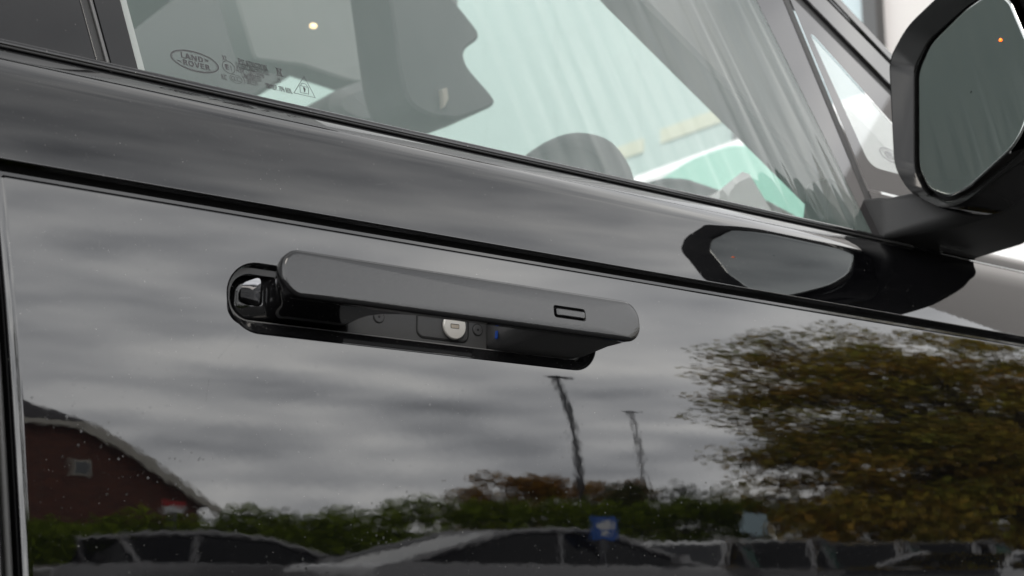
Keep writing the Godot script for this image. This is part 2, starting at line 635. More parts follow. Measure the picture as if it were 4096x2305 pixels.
func door_skin(car: Node3D) -> void:
	var bits := []
	var left := func(y): return shut(y) + EDGE
	for part in [[0.46, 0.95, 0.006, left, 0.95, 4], [0.95, 1.03, 0.002, left, -0.04, 2], [0.95, 1.03, 0.002, 0.30, 0.95, 2], [1.03, 1.0435, 0.002, left, 0.95, 4]]:
		var s := skin_rows(part[0], part[1], part[2], part[3], part[4], part[5])
		bits.append(surf(s[0], false, false, s[1]))
	# round the recess
	var hole := rrect(HX0, HX1, HY0, HY1, 0.0215, 24, 60)
	var cx0 := HX0 + 0.022
	var cx1 := HX1 - 0.022
	var cy := (HY0 + HY1) / 2
	var rows := []
	var nor := []
	var outer := PackedVector2Array()
	for p in hole:
		var c := Vector2(clampf(p.x, cx0, cx1), cy)
		var d := p - c
		var t := 1e9
		if d.x > 1e-6:
			t = minf(t, (0.30 - c.x) / d.x)
		if d.x < -1e-6:
			t = minf(t, (-0.04 - c.x) / d.x)
		if d.y > 1e-6:
			t = minf(t, (1.03 - c.y) / d.y)
		if d.y < -1e-6:
			t = minf(t, (0.95 - c.y) / d.y)
		outer.append(c + d * t)
	# snap the nearest outer points to the corners so that no sliver stays open
	for corner in [Vector2(-0.04, 0.95), Vector2(0.30, 0.95), Vector2(0.30, 1.03), Vector2(-0.04, 1.03)]:
		var best := 0
		for i in outer.size():
			if outer[i].distance_to(corner) < outer[best].distance_to(corner):
				best = i
		outer[best] = corner
	for k in 13:
		var t := float(k) / 12
		var r := PackedVector3Array()
		var n := PackedVector3Array()
		for i in hole.size():
			var p: Vector2 = outer[i].lerp(hole[i], t)
			r.append(Vector3(p.x, p.y, zl(p.y)))
			n.append(nl(p.y))
		rows.append(r)
		nor.append(n)
	bits.append(surf(rows, true, false, nor))
	# rounded lip into the recess
	rows = []
	nor = []
	var inn := inward(hole)
	for k in 7:
		var a := PI / 2 * k / 6
		var r := PackedVector3Array()
		var n := PackedVector3Array()
		for i in hole.size():
			var p: Vector2 = hole[i] + inn[i] * 0.0016 * sin(a)
			r.append(Vector3(p.x, p.y, zl(hole[i].y) - 0.0016 * (1 - cos(a))))
			n.append((nl(hole[i].y) * cos(a) + Vector3(inn[i].x, inn[i].y, 0) * sin(a)).normalized())
		rows.append(r)
		nor.append(n)
	bits.append(surf(rows, true, false, nor))
	# top edge turning into the groove
	rows = []
	nor = []
	for k in 9:
		var a := PI / 2 * k / 8
		var n := (nl(1.0435) * cos(a) + Vector3.UP * sin(a)).normalized()
		var y := 1.0435 + 0.002 * sin(a)
		var z := zl(1.0435) - 0.002 * (1 - cos(a))
		rows.append(PackedVector3Array([Vector3(shut(y) + EDGE, y, z), Vector3(0.95, y, z)]))
		nor.append(PackedVector3Array([n, n]))
	rows.append(PackedVector3Array([Vector3(shut(1.0455) + EDGE, 1.0455, zl(1.0435) - 0.016), Vector3(0.95, 1.0455, zl(1.0435) - 0.016)]))
	nor.append(PackedVector3Array([Vector3.UP, Vector3.UP]))
	bits.append(surf(rows, false, false, nor))
	# rear edge turning into the shut line
	bits.append(door_edge(1.0, 0.0))
	add("front_door", join(bits), M.black_paint, car)
	# edge of the clear protective film round the handle
	var film := []
	for p in [[-0.0060, 0.9700], [-0.0180, 0.9560], [-0.0240, 0.9420], [-0.0255, 0.9300]]:
		film.append(Vector3(p[0], p[1], zl(p[1]) - 0.00006))
	add("film_edge", tube(film, 0.00010, 6), M.gloss_black, car)
	# rear door beyond the gap
	bits = []
	rows = []
	nor = []
	for i in 110:
		var y := lerpf(0.46, 1.0435, i / 109.0)
		rows.append(PackedVector3Array([Vector3(-1.05, y, zl(y)), Vector3(shut(y) - 0.0075 - EDGE, y, zl(y))]))
		nor.append(PackedVector3Array([nl(y), nl(y)]))
	bits.append(surf(rows, false, false, nor))
	bits.append(door_edge(-1.0, -0.0075))
	add("rear_door", join(bits), M.black_paint, car)
	rows = []
	nor = []
	for i in 110:
		var y := lerpf(0.46, 1.0455, i / 109.0)
		rows.append(PackedVector3Array([Vector3(0.956, y, zl(y)), Vector3(2.1, y, zl(y) - 0.03)]))
		nor.append(PackedVector3Array([nl(y), nl(y)]))
	add("front_wing_side", surf(rows, false, false, nor), M.black_paint, car)
	add("sill", box(Vector3(-1.05, 0.22, -0.35), Vector3(2.1, 0.462, zl(0.46) - 0.004)), M.matte_black, car)
	# seal and darkness inside the gap
	var path := []
	var path2 := []
	for i in 40:
		var y := lerpf(0.46, 1.045, i / 39.0)
		path.append(Vector3(shut(y) - 0.0035, y, zl(y) - 0.0095))
		path2.append(Vector3(shut(y) - 0.0060, y, zl(y) - 0.013))
	add("door_seal", tube(path, 0.0022), M.seal_grey, car)
	rows = []
	for i in 40:
		var y := lerpf(0.46, 1.045, i / 39.0)
		rows.append(PackedVector3Array([Vector3(shut(y) - 0.03, y, zl(y) - 0.018), Vector3(shut(y) + 0.03, y, zl(y) - 0.018)]))
	add("door_jamb", surf(rows), M.matte_black, car)

func door_edge(way: float, off: float) -> ArrayMesh:
	var rows := []
	var nor := []
	for i in 110:
		var y := lerpf(0.46, 1.0435, i / 109.0)
		var r := []
		var n := []
		for k in 9:
			var a := PI / 2 * k / 8
			r.append(Vector3(shut(y) + off + way * EDGE * (1 - sin(a)), y, zl(y) - 0.006 * (1 - cos(a))))
			n.append((nl(y) * cos(a) + Vector3(-way, 0, 0) * sin(a)).normalized())
		r.append(Vector3(shut(y) + off, y, zl(y) - 0.02))
		n.append(Vector3(-way, 0, 0))
		if way > 0:
			r.reverse()
			n.reverse()
		rows.append(PackedVector3Array(r))
		nor.append(PackedVector3Array(n))
	return surf(rows, false, false, nor)

func inward(p: PackedVector2Array) -> PackedVector2Array:
	var o := PackedVector2Array()
	var n := p.size()
	for i in n:
		var d := (p[(i + 1) % n] - p[(i - 1 + n) % n]).normalized()
		o.append(Vector2(-d.y, d.x))
	return o

func recess_and_handle(car: Node3D) -> void:
	var hole := rrect(HX0 + 0.0016, HX1 - 0.0016, HY0 + 0.0016, HY1 - 0.0016, 0.0199, 24, 60)
	var ledge := rrect(HX0 + 0.0032, HX1 - 0.0032, 0.9812, HY1 - 0.0032, 0.0150, 24, 60)
	var ledge2 := rrect(HX0 + 0.0062, HX1 - 0.0062, 0.9822, HY1 - 0.0064, 0.0132, 24, 60)
	var floor_ := rrect(HX0 + 0.0070, HX1 - 0.0070, 0.9824, HY1 - 0.0072, 0.013, 24, 60)
	var top := PackedVector3Array()
	for p in hole:
		top.append(Vector3(p.x, p.y, zl(p.y) - 0.0016))
	var cup := Node3D.new()
	cup.name = "handle_recess"
	car.add_child(cup)
	add("recess_wall", surf([top, ring3(ledge, -0.0075)], true, false), M.dusty_gloss, cup)
	add("recess_gasket", surf([ring3(ledge, -0.0075), ring3(ledge2, -0.0095)], true, false), M.gasket, cup)
	add("recess_liner", surf([ring3(ledge2, -0.0095), ring3(floor_, -0.0120), ring3(floor_, -0.030)], true, false), M.gloss_black, cup)
	add("recess_floor", cap(floor_, -0.0295), M.matte_black, cup)
	# plate with key lock and screws on the recess floor
	var plate_edge := poly([0.078, 0.9812, 0.1870, 0.9812, 0.1870, 1.0085, 0.078, 1.0085])
	var pl := prism(plate_edge, -0.0294, -0.0175, 0.0008)
	add("lock_plate", pl, M.grained_plastic, cup)
	var window := rrect(0.1300, 0.1712, 0.9862, 1.010, 0.0052, 8, 4)
	var frame := []
	frame.append(surf([ring3(inset(window, 0.0006), -0.0172), ring3(inset(window, -0.0003), -0.0172), ring3(inset(window, -0.0006), -0.0178)], true, true))
	add("lock_surround", join(frame), M.matte_black, cup)
	add("lock_panel", prism(inset(window, 0.0008), -0.0178, -0.0171, 0.0003), M.grained_plastic, cup)
	var disc := PackedVector2Array()
	for k in 48:
		var a := TAU * k / 48
		disc.append(Vector2(0.1588, 0.9962) + Vector2(cos(a), sin(a)) * 0.0090)
	add("key_lock", prism(disc, -0.0172, -0.0148, 0.0006), M.lock_metal, cup)
	add("key_slot", prism(soft(poly([0.1552, 0.9945, 0.1620, 0.9945, 0.1620, 0.9975, 0.1552, 0.9975]), 0.0004), -0.0150, -0.01465, 0.0), M.matte_black, cup)
	add("key_slot_shutter", prism(poly([0.1555, 0.9947, 0.1616, 0.9947, 0.1616, 0.9970, 0.1555, 0.9970]), -0.0147, -0.01455, 0.0), M.slot_brass, cup)
	for c in [Vector2(0.1010, 0.9962), Vector2(0.1788, 0.9960)]:
		var rim := PackedVector2Array()
		var head := PackedVector2Array()
		var dot := PackedVector2Array()
		for k in 32:
			var d := Vector2(cos(TAU * k / 32), sin(TAU * k / 32))
			rim.append(c + d * 0.0043)
			head.append(c + d * 0.0036)
			dot.append(c + d * 0.0009)
		add("screw_recess", prism(rim, -0.0178, -0.01735, 0.0), M.matte_black, cup)
		add("screw", prism(head, -0.0178, -0.0168, 0.0003), M.grained_plastic, cup)
		add("screw_socket", prism(dot, -0.0178, -0.01665, 0.0), M.matte_black, cup)
	add("recess_trim_edge", tube([Vector3(0.076, 0.9812, -0.0165), Vector3(0.20, 0.9812, -0.0165)], 0.0007), M.polished_black, cup)
	add("recess_bracket", box(Vector3(0.232, 0.984, -0.0285), Vector3(0.2545, 0.9905, -0.021)), M.grey_plastic, cup)
	# the handle
	var h := Node3D.new()
	h.name = "door_handle"
	car.add_child(h)
	var fx0 := 0.0038
	var fx1 := 0.2784
	var fy0 := 0.9898
	var fy1 := 1.0187
	var zf := 0.0362
	var o1 := rrect(fx0, fx1, fy0, fy1, 0.0128, 20, 80)
	var slot := rrect(0.2012, 0.2285, 0.9990, 1.0076, 0.0022, 20, 80)
	var face_rows := []
	for ins in [[0.0, -0.0029], [0.0003, -0.0018], [0.0008, -0.0010], [0.0015, -0.0004], [0.0024, 0.0]]:
		face_rows.append(bent(inset(o1, ins[0]), zf + ins[1]))
	var inner := inset(o1, 0.0024)
	for t in 9:
		var r := PackedVector2Array()
		for i in inner.size():
			r.append(inner[i].lerp(slot[i], (t + 1) / 9.0))
		face_rows.append(bent(r, zf + 0.0006 * (1 - pow(1 - (t + 1) / 9.0, 2))))
	add("handle_face", surf(face_rows, true, false), M.handle_satin, h)
	var slot_rows := [bent(slot, zf + 0.0006), bent(inset(slot, 0.0004), zf + 0.0003), bent(inset(slot, 0.0006), zf - 0.0020)]
	add("slot_wall", join([surf(slot_rows, true, false), cap(inset(slot, 0.0006), zf - 0.0030)]), M.matte_black, h)
	var pad := rrect(0.2040, 0.2282, 1.0009, 1.0058, 0.0012, 6, 6)
	var pad_rows := [bent(pad, zf - 0.003), bent(pad, zf - 0.0002), bent(inset(pad, 0.0003), zf + 0.0003)]
	for t in [0.3, 0.7, 0.97]:
		pad_rows.append(bent(shrink(inset(pad, 0.0003), 1.0 - t, Vector2(0.2161, 1.00335)), zf + 0.0003))
	add("slot_insert", surf(pad_rows, true, false), M.handle_satin, h)
	# body behind the face: a bar that runs into two arms
	var body := []
	body.append(surf([bent(o1, zf - 0.0029), ring3(inset(o1, 0.0002), 0.0285), ring3(inset(o1, 0.0010), 0.0262), ring3(inset(o1, 0.0030), 0.0250)], true, true))
	body.append(cap(inset(o1, 0.0030), 0.0250, true))
	add("handle_bar", join(body), M.dusty_gloss, h)
	var left_arm := []
	for e in [[0.0300, 0.0040, 0.1200, 0.9902, 1.0184, 0.0122], [0.0265, 0.0046, 0.1020, 0.9900, 1.0180, 0.0122], [0.0225, 0.0060, 0.0890, 0.9894, 1.0172, 0.0115], [0.016, 0.0095, 0.0810, 0.9884, 1.0150, 0.0105], [0.009, 0.0135, 0.0775, 0.9872, 1.0132, 0.0100], [0.002, 0.0150, 0.0760, 0.9858, 1.0120, 0.0100], [-0.006, 0.0165, 0.0760, 0.9846, 1.0112, 0.010], [-0.0125, 0.0150, 0.0765, 0.9840, 1.0106, 0.010], [-0.0165, 0.0020, 0.0765, 0.9838, 1.0102, 0.010], [-0.019, -0.0045, 0.0765, 0.9838, 1.0100, 0.010], [-0.030, -0.0055, 0.0765, 0.9838, 1.0100, 0.010]]:
		left_arm.append(ring3(rrect(e[1], e[2], e[3], e[4], e[5], 14, 20), e[0]))
	add("handle_arm", surf(left_arm, true, true), M.dusty_gloss, h)
	var facet := []
	var fo := soft(poly([0.0005, 0.9965, 0.0030, 0.9935, 0.0130, 0.9915, 0.0135, 1.0085, 0.0110, 1.0090, 0.0015, 1.0045]), 0.003, 5)
	if Geometry2D.is_polygon_clockwise(fo):
		fo.reverse()
	for e in [1.0, 0.8, 0.5, 0.02]:
		var r := PackedVector3Array()
		for p in shrink(fo, e, Vector2(0.0080, 1.0005)):
			r.append(Vector3(p.x, p.y, -0.0105 + (p.x - 0.008) * 0.10 - pow(p.y - 0.9995, 2) * 9.0))
		facet.append(r)
	add("arm_facet", surf(facet, true, false), M.polished_black, h)
	var right_arm := []
	for e in [[0.0300, 0.1960, 0.2780, 0.9902, 1.0184, 0.0122], [0.0250, 0.1930, 0.2755, 0.9893, 1.0175, 0.0115], [0.018, 0.1890, 0.2700, 0.9878, 1.0155, 0.010], [0.009, 0.1840, 0.2660, 0.9852, 1.0130, 0.009], [0.0, 0.1810, 0.2620, 0.9826, 1.0110, 0.008], [-0.010, 0.1850, 0.2560, 0.9818, 1.0100, 0.007], [-0.029, 0.1890, 0.2500, 0.9818, 1.0090, 0.007]]:
		right_arm.append(ring3(rrect(e[1], e[2], e[3], e[4], e[5], 14, 20), e[0]))
	add("handle_arm", surf(right_arm, true, true), M.grained_plastic, h)
	var led := mat("blue_led", lin(0.005, 0.05, 0.30), 0.4)
	add("blue_light", prism(soft(poly([0.1802, 0.9880, 0.1808, 0.9872, 0.1811, 0.9922, 0.1805, 0.9930]), 0.0003), 0.0005, 0.0030, 0.0), led, h)

func bent(p: PackedVector2Array, z: float) -> PackedVector3Array:     # the handle's face follows the lean of the door
	var o := PackedVector3Array()
	for q in p:
		o.append(Vector3(q.x, q.y, z - (q.y - 1.004) * 0.150 - (q.y - 1.004) * (q.y - 1.004) * 0.35))
	return o

func inset(p: PackedVector2Array, d: float) -> PackedVector2Array:
	var n := inward(p)
	var o := PackedVector2Array()
	for i in p.size():
		o.append(p[i] + n[i] * d)
	return o

func shoulder(car: Node3D) -> void:
	var rows := []
	var nor := []
	var z0 := zu(1.0535)
	rows.append(PackedVector3Array([Vector3(-1.05, 1.0525, z0 - 0.016), Vector3(2.1, 1.0525, z0 - 0.016)]))
	nor.append(PackedVector3Array([Vector3.DOWN, Vector3.DOWN]))
	for k in 7:
		var a := PI / 2 * (1 - k / 6.0)
		var n := (nu(1.0535) * cos(a) + Vector3.DOWN * sin(a)).normalized()
		var y := 1.0535 - 0.001 * sin(a)
		var z := z0 - 0.001 * (1 - cos(a))
		rows.append(PackedVector3Array([Vector3(-1.05, y, z), Vector3(2.1, y, z)]))
		nor.append(PackedVector3Array([n, n]))
	for i in range(1, 64):
		var y := lerpf(1.0535, UTOP, i / 63.0)
		rows.append(PackedVector3Array([Vector3(-1.05, y, zu(y)), Vector3(2.1, y, zu(y))]))
		nor.append(PackedVector3Array([nu(y), nu(y)]))
	# roll over into the window slot
	var ze := zu(UTOP)
	for k in range(1, 7):
		var a := deg_to_rad(54.0 + 90.0 * k / 6)
		var n := Vector3(0, sin(a), cos(a))
		var y := UTOP + 0.0014 * (sin(a) - sin(deg_to_rad(54)))
		var z := ze + 0.0014 * (cos(a) - cos(deg_to_rad(54)))
		rows.append(PackedVector3Array([Vector3(-1.05, y, z), Vector3(2.1, y, z)]))
		nor.append(PackedVector3Array([n, n]))
	add("door_shoulder", surf(rows, false, false, nor), M.black_paint, car)
	var groove := []
	for k in 9:
		var t := k / 8.0
		groove.append(PackedVector3Array([Vector3(-1.05, lerpf(1.0440, 1.0550, t), z0 - 0.0075 - 0.0015 * t), Vector3(2.1, lerpf(1.0440, 1.0550, t), z0 - 0.0075 - 0.0015 * t)]))
	add("waist_groove", surf(groove), M.gloss_black, car)
	# trim strip along the foot of the window
	var strip := []
	var c := Vector2(1.1372, zu(UTOP) - 0.0042)
	for k in 15:
		var a := deg_to_rad(lerpf(-70, 130, k / 14.0))
		var p := c + Vector2(sin(a) * 0.0034, cos(a) * 0.0034)
		strip.append(PackedVector3Array([Vector3(-1.05, p.x, p.y), Vector3(0.70, p.x, p.y)]))
	add("trim_gap", tube([Vector3(-1.05, UTOP + 0.0010, zu(UTOP) + 0.0002), Vector3(0.70, UTOP + 0.0010, zu(UTOP) + 0.0002)], 0.0008, 8), M.matte_black, car)
	add("belt_trim", surf(strip, false, false), M.dusty_gloss, car)

func text3(s: String, x0: float, x1: float, y: float, height: float, parent: Node, serif := false, bold := false, ink := "print_grey", called := "glass_print") -> void:
	var f := SystemFont.new()
	f.font_names = PackedStringArray(["Droid Serif" if serif else "Droid Sans"])
	f.font_weight = 700 if bold else 400
	var t := TextMesh.new()
	t.font = f
	t.text = s
	t.font_size = 64
	t.pixel_size = height / 46.0
	t.depth = 0.00008
	t.curve_step = 1.0
	var o := add(called, t, M[ink], parent)
	var wide := t.get_aabb().size.x
	var a := deg_to_rad(TILT)
	o.transform = Transform3D(Basis(Vector3.RIGHT * ((x1 - x0) / maxf(wide, 1e-6)), Vector3(0, cos(a), -sin(a)), Vector3(0, sin(a), cos(a))), gp((x0 + x1) / 2, y, 0.0002))

func loop(x: float, y: float, rx: float, ry: float, w: float, parent: Node, ink := "print_grey", called := "glass_emblem") -> void:
	var o := PackedVector2Array()
	var i := PackedVector2Array()
	for k in 65:
		var a := TAU * k / 64
		o.append(Vector2(cos(a) * rx, sin(a) * ry))
	for k in range(64, -1, -1):
		var a := TAU * k / 64
		i.append(Vector2(cos(a) * (rx - w), sin(a) * (ry - w)))
	ring_mesh(o, i, x, y, parent, ink, called)

func ring_mesh(o: PackedVector2Array, i: PackedVector2Array, x: float, y: float, parent: Node, ink: String, called: String) -> void:
	var rows := [PackedVector3Array(), PackedVector3Array()]
	var n := o.size()
	for k in n:
		rows[0].append(glass_local(o[k], x, y))
		rows[1].append(glass_local(i[n - 1 - k], x, y))
	add(called, surf(rows), M[ink], parent)

func glass_local(p: Vector2, x: float, y: float) -> Vector3:
	return gp(x + p.x, y + p.y * cos(deg_to_rad(TILT)), 0.0002)

func stroke(pts: Array, x: float, y: float, w: float, parent: Node, called := "glass_emblem") -> void:
	var bits := []
	for k in pts.size() - 1:
		var a: Vector2 = pts[k]
		var b: Vector2 = pts[k + 1]
		var d := (b - a).normalized()
		var n := d.orthogonal() * w / 2
		a -= d * w * 0.45
		b += d * w * 0.45
		bits.append(surf([PackedVector3Array([glass_local(a - n, x, y), glass_local(b - n, x, y)]), PackedVector3Array([glass_local(a + n, x, y), glass_local(b + n, x, y)])], false, true))
	add(called, join(bits), M.print_grey, parent)

func side_glass(car: Node3D) -> void:
	# quad of the pane; the dark borders are pieces of their own beside it
	var w := Node3D.new()
	w.name = "driver_window"
	car.add_child(w)
	# the pane keeps the upright roller waves that toughening leaves in glass
	var pane := []
	var wob := smooth_noise(77, 1.0, 2)
	var wave := PackedFloat32Array()
	var cols := 620
	for j in cols + 1:
		var u := float(j) / cols
		var ph := u * TAU * 28.0 + 2.0 * wob.get_noise_1d(u * 9.0)
		var amp := 0.00018 * (0.55 + 0.9 * wob.get_noise_1d(u * 14.0 + 50.0))
		wave.append(amp * sin(ph) + amp * 0.15 * sin(ph * 2.3 + 1.0))
	for k in 20:
		var y := lerpf(1.118, 1.60, k / 19.0)
		var xa := edge(y, -0.0525, 1.145, -0.0585, 1.204)
		var xb := edge(y, 0.6475, 1.140, 0.6320, 1.418)
		var row := PackedVector3Array()
		for j in cols + 1:
			var u := float(j) / cols
			row.append(gp(lerpf(xa, xb, u), y, wave[j] * smoothstep(0.0, 0.03, u) * smoothstep(1.0, 0.98, u) * lerpf(0.35, 1.0, smoothstep(0.2, 0.5, u))))
		pane.append(row)
	add("side_glass", surf(pane), M.side_glass_pane, w)
	add("glass_border", on_glass(poly([-0.0665, 1.118, -0.0500, 1.118, -0.0991, 1.60, -0.127, 1.60]), 0.003), M.pillar_gloss, w)
	add("glass_edge", on_glass(poly([-0.0495, 1.118, -0.0430, 1.118, -0.0925, 1.60, -0.0985, 1.60]), 0.001, -0.004), M.grey_plastic, w)
	add("glass_border", on_glass(poly([0.6492, 1.118, 0.6575, 1.118, 0.6940, 1.60, 0.6226, 1.60]), 0.003), M.front_gloss, w)
	# marks printed on the pane
	loop(-0.0120, 1.1576, 0.0168, 0.0089, 0.0008, w)
	loop(-0.0120, 1.1576, 0.0154, 0.0077, 0.0002, w)
	text3("LAND", -0.0213, -0.0060, 1.1602, 0.0042, w, false, true)
	text3("ROVER", -0.0208, -0.0021, 1.1549, 0.0042, w, false, true)
	stroke([Vector2(-0.0016, 0.0012), Vector2(0.0016, 0.0010), Vector2(-0.001, -0.0002), Vector2(0.0012, -0.0004)], -0.0036, 1.1602, 0.0004, w)
	stroke([Vector2(0.0014, 0.0006), Vector2(-0.0016, 0.0004), Vector2(0.001, -0.0008)], -0.0228, 1.1549, 0.0004, w)
	text3("XI", 0.0085, 0.0118, 1.1660, 0.0023, w)
	loop(0.0120, 1.1593, 0.0046, 0.0055, 0.0004, w)
	text3("E", 0.0095, 0.0120, 1.1590, 0.0042, w, false, true)
	text3("1", 0.0131, 0.0140, 1.1588, 0.0026, w)
	text3("P", 0.0199, 0.0221, 1.1665, 0.0030, w, true, true)
	text3("ILKINGTON", 0.0223, 0.0413, 1.1661, 0.0023, w, true, true)
	text3("DOT682 M6250-1 AS2", 0.0179, 0.0416, 1.1626, 0.0022, w)
	text3("43R - 001596", 0.0173, 0.0376, 1.1591, 0.0026, w)
	text3("LAMINATED", 0.0208, 0.0347, 1.1554, 0.0022, w)
	text3("E 000231", 0.0217, 0.0314, 1.1513, 0.0024, w)
	loop(0.0158, 1.1510, 0.0045, 0.0037, 0.0003, w)
	for k in 3:
		var arc := []
		for j in 9:
			var a := deg_to_rad(50 + 32.5 * j)
			arc.append(Vector2(cos(a), sin(a) * 1.2) * 0.0014)
		stroke(arc, 0.0140 + 0.0020 * k, 1.1510, 0.0003, w)
	text3("KC", 0.0054, 0.0091, 1.1502, 0.0045, w)
	stroke([Vector2(-0.0026, 0.0032), Vector2(0.0026, 0.0032)], 0.0500, 1.1652, 0.0005, w)
	stroke([Vector2(-0.0026, -0.0032), Vector2(0.0026, -0.0032)], 0.0500, 1.1652, 0.0005, w)
	stroke([Vector2(-0.0013, -0.0030), Vector2(-0.0013, 0.0030), Vector2(0.0013, -0.0030), Vector2(0.0013, 0.0030)], 0.0500, 1.1652, 0.0007, w)
	text3("· 25", 0.0458, 0.0497, 1.1585, 0.0020, w)
	text3("··", 0.0457, 0.0472, 1.1559, 0.0020, w)
	text3("TRANSP. 70% MIN.", 0.0375, 0.0570, 1.1511, 0.0021, w, false, true)
	stroke([Vector2(0.0020, 0.0104), Vector2(-0.0091, -0.0074), Vector2(0.0072, -0.0073), Vector2(0.0020, 0.0104)], 0.0672, 1.1571, 0.0004, w)
	stroke([Vector2(-0.0031, 0.0008), Vector2(-0.0039, -0.0056), Vector2(0.0025, -0.0054), Vector2(0.0035, 0.0008), Vector2(-0.0031, 0.0008)], 0.0672, 1.1571, 0.0004, w)
	var hoop := []
	for j in 9:
		var a := PI * j / 8
		hoop.append(Vector2(0.0003 + cos(a) * 0.0025, 0.0008 + sin(a) * 0.0030))
	stroke(hoop, 0.0672, 1.1571, 0.0004, w)
	stroke([Vector2(0, -0.0008), Vector2(0, -0.0016)], 0.0672, 1.1571, 0.0016, w)
	stroke([Vector2(0, -0.0016), Vector2(-0.0003, -0.0040)], 0.0672, 1.1571, 0.0009, w)
	# seal and pillar trim behind the window
	add("window_seal", on_glass(poly([-0.0750, 1.118, -0.0672, 1.118, -0.128, 1.60, -0.137, 1.60]), 0.006, -0.002), M.rubber, car)
	var seal_line := []
	var seal_line2 := []
	for k in 12:
		var y := lerpf(1.118, 1.6, k / 11.0)
		seal_line.append(gp(edge(y, -0.0754, 1.118, -0.138, 1.6), y, -0.0006))
		seal_line2.append(gp(edge(y, -0.0685, 1.118, -0.1292, 1.6), y, -0.0008))
	add("seal_bead", tube(seal_line, 0.0008), M.gloss_black, car)
	add("seal_bead", tube(seal_line2, 0.0012), M.seal_grey, car)
	add("pillar_trim", on_glass(poly([-0.24, 1.118, -0.0765, 1.118, -0.1395, 1.60, -0.29, 1.60]), 0.004), M.pillar_gloss, car)

func edge(y: float, x0: float, y0: float, x1: float, y1: float) -> float:
	return x0 + (x1 - x0) * (y - y0) / (y1 - y0)

func strip_between(l0: Vector2, l1: Vector2, u0: Vector2, u1: Vector2, a: float, b: float, thick: float, off: float, bevel := 0.0) -> ArrayMesh:
	return on_glass(PackedVector2Array([l0.lerp(l1, a), l0.lerp(l1, b), u0.lerp(u1, b), u0.lerp(u1, a)]), thick, off, bevel)

func front_end(car: Node3D) -> void:
	var q := Node3D.new()
	q.name = "quarter_window"
	car.add_child(q)
	var inner := soft(poly([0.6985, 1.386, 0.800, 1.245, 0.770, 1.2205, 0.694, 1.2205]), 0.014)
	var pane := []
	for p in inner:
		pane.append(p)
	add("quarter_glass", on_glass(inner, 0.0001, 0.0), M.side_glass_pane, q)
	var outer := soft(poly([0.6928, 1.431, 0.846, 1.269, 0.835, 1.1925, 0.6735, 1.1925]), 0.003)
	var rows := [PackedVector3Array(), PackedVector3Array()]
	for k in inner.size() + 1:
		rows[0].append(gp(outer[k % outer.size()].x, outer[k % outer.size()].y, 0.001))
		rows[1].append(gp(inner[k % inner.size()].x, inner[k % inner.size()].y, 0.001))
	add("quarter_border", surf(rows, false, true), M.front_gloss, q)
	loop(0.738, 1.2430, 0.0150, 0.0095, 0.0010, q, "print_faint")
	loop(0.738, 1.2430, 0.0128, 0.0078, 0.0004, q, "print_faint")
	text3("LAND", 0.730, 0.743, 1.2455, 0.0038, q, false, true, "print_faint")
	text3("ROVER", 0.731, 0.746, 1.2405, 0.0038, q, false, true, "print_faint")
	add("window_divider", on_glass(poly([0.6578, 1.118, 0.6655, 1.118, 0.7050, 1.60, 0.6945, 1.60]), 0.004, 0.001, 0.0008), M.rubber, car)
	add("corner_trim", on_glass(poly([0.6670, 1.118, 0.745, 1.118, 0.745, 1.1905, 0.6735, 1.1905]), 0.004, 0.0), M.front_gloss, car)
	# windscreen pillar: seal, gloss panel, gap, roof side
	var a0 := Vector2(0.6988, 1.4240)
	var a1 := Vector2(0.7895, 1.3282)
	var b0 := Vector2(0.7209, 1.4307)
	var b1 := Vector2(0.7990, 1.3431)
	var c0 := Vector2(0.7580, 1.4421)
	var c1 := Vector2(0.8191, 1.3744)
	var d0 := Vector2(0.7689, 1.4454)
	var d1 := Vector2(0.8232, 1.3806)
	var e0 := Vector2(0.7886, 1.4514)
	var e1 := Vector2(0.8330, 1.3959)
	var p := Node3D.new()
	p.name = "windscreen_pillar"
	car.add_child(p)
	add("pillar_seal", strip_between(a0, a1, b0, b1, -2.0, 2.1, 0.006, -0.002, 0.0015), M.rubber, p)
	add("pillar_panel", strip_between(b0, b1, c0, c1, -2.0, 2.1, 0.006, 0.002, 0.001), M.front_gloss, p)
	add("pillar_gap", strip_between(c0, c1, d0, d1, -2.0, 2.1, 0.006, -0.004), M.rubber, p)
	add("pillar_edge", strip_between(d0, d1, e0, e1, -2.0, 2.1, 0.008, 0.002, 0.003), M.black_paint, p)
	# wing and bonnet ahead of the mirror
	var zs := zu(UTOP)
	rows = []
	for k in 30:
		var t := k / 29.0
		var row := PackedVector3Array()
		for x in [0.7465, 0.9, 1.2, 1.6, 2.0]:
			row.append(Vector3(x, 1.1355 + 0.080 * pow(t, 0.75) - 0.05 * maxf(0.0, x - 1.4), zs - 0.002 - 0.30 * pow(t, 1.4)))
		rows.append(row)
	add("front_wing", surf(rows), M.black_paint, car)

func shrink(p: PackedVector2Array, s: float, c: Vector2) -> PackedVector2Array:
	var o := PackedVector2Array()
	for a in p:
		o.append(c + (a - c) * s)
	return o

# outline in z and height at the distance x along the car, leaning back outwards by lean
func side_ring(p: PackedVector2Array, x: float, lean := 0.10) -> PackedVector3Array:
	var o := PackedVector3Array()
	for a in p:
		o.append(Vector3(x - (a.x - 0.02) * lean, a.y, a.x))
	return o

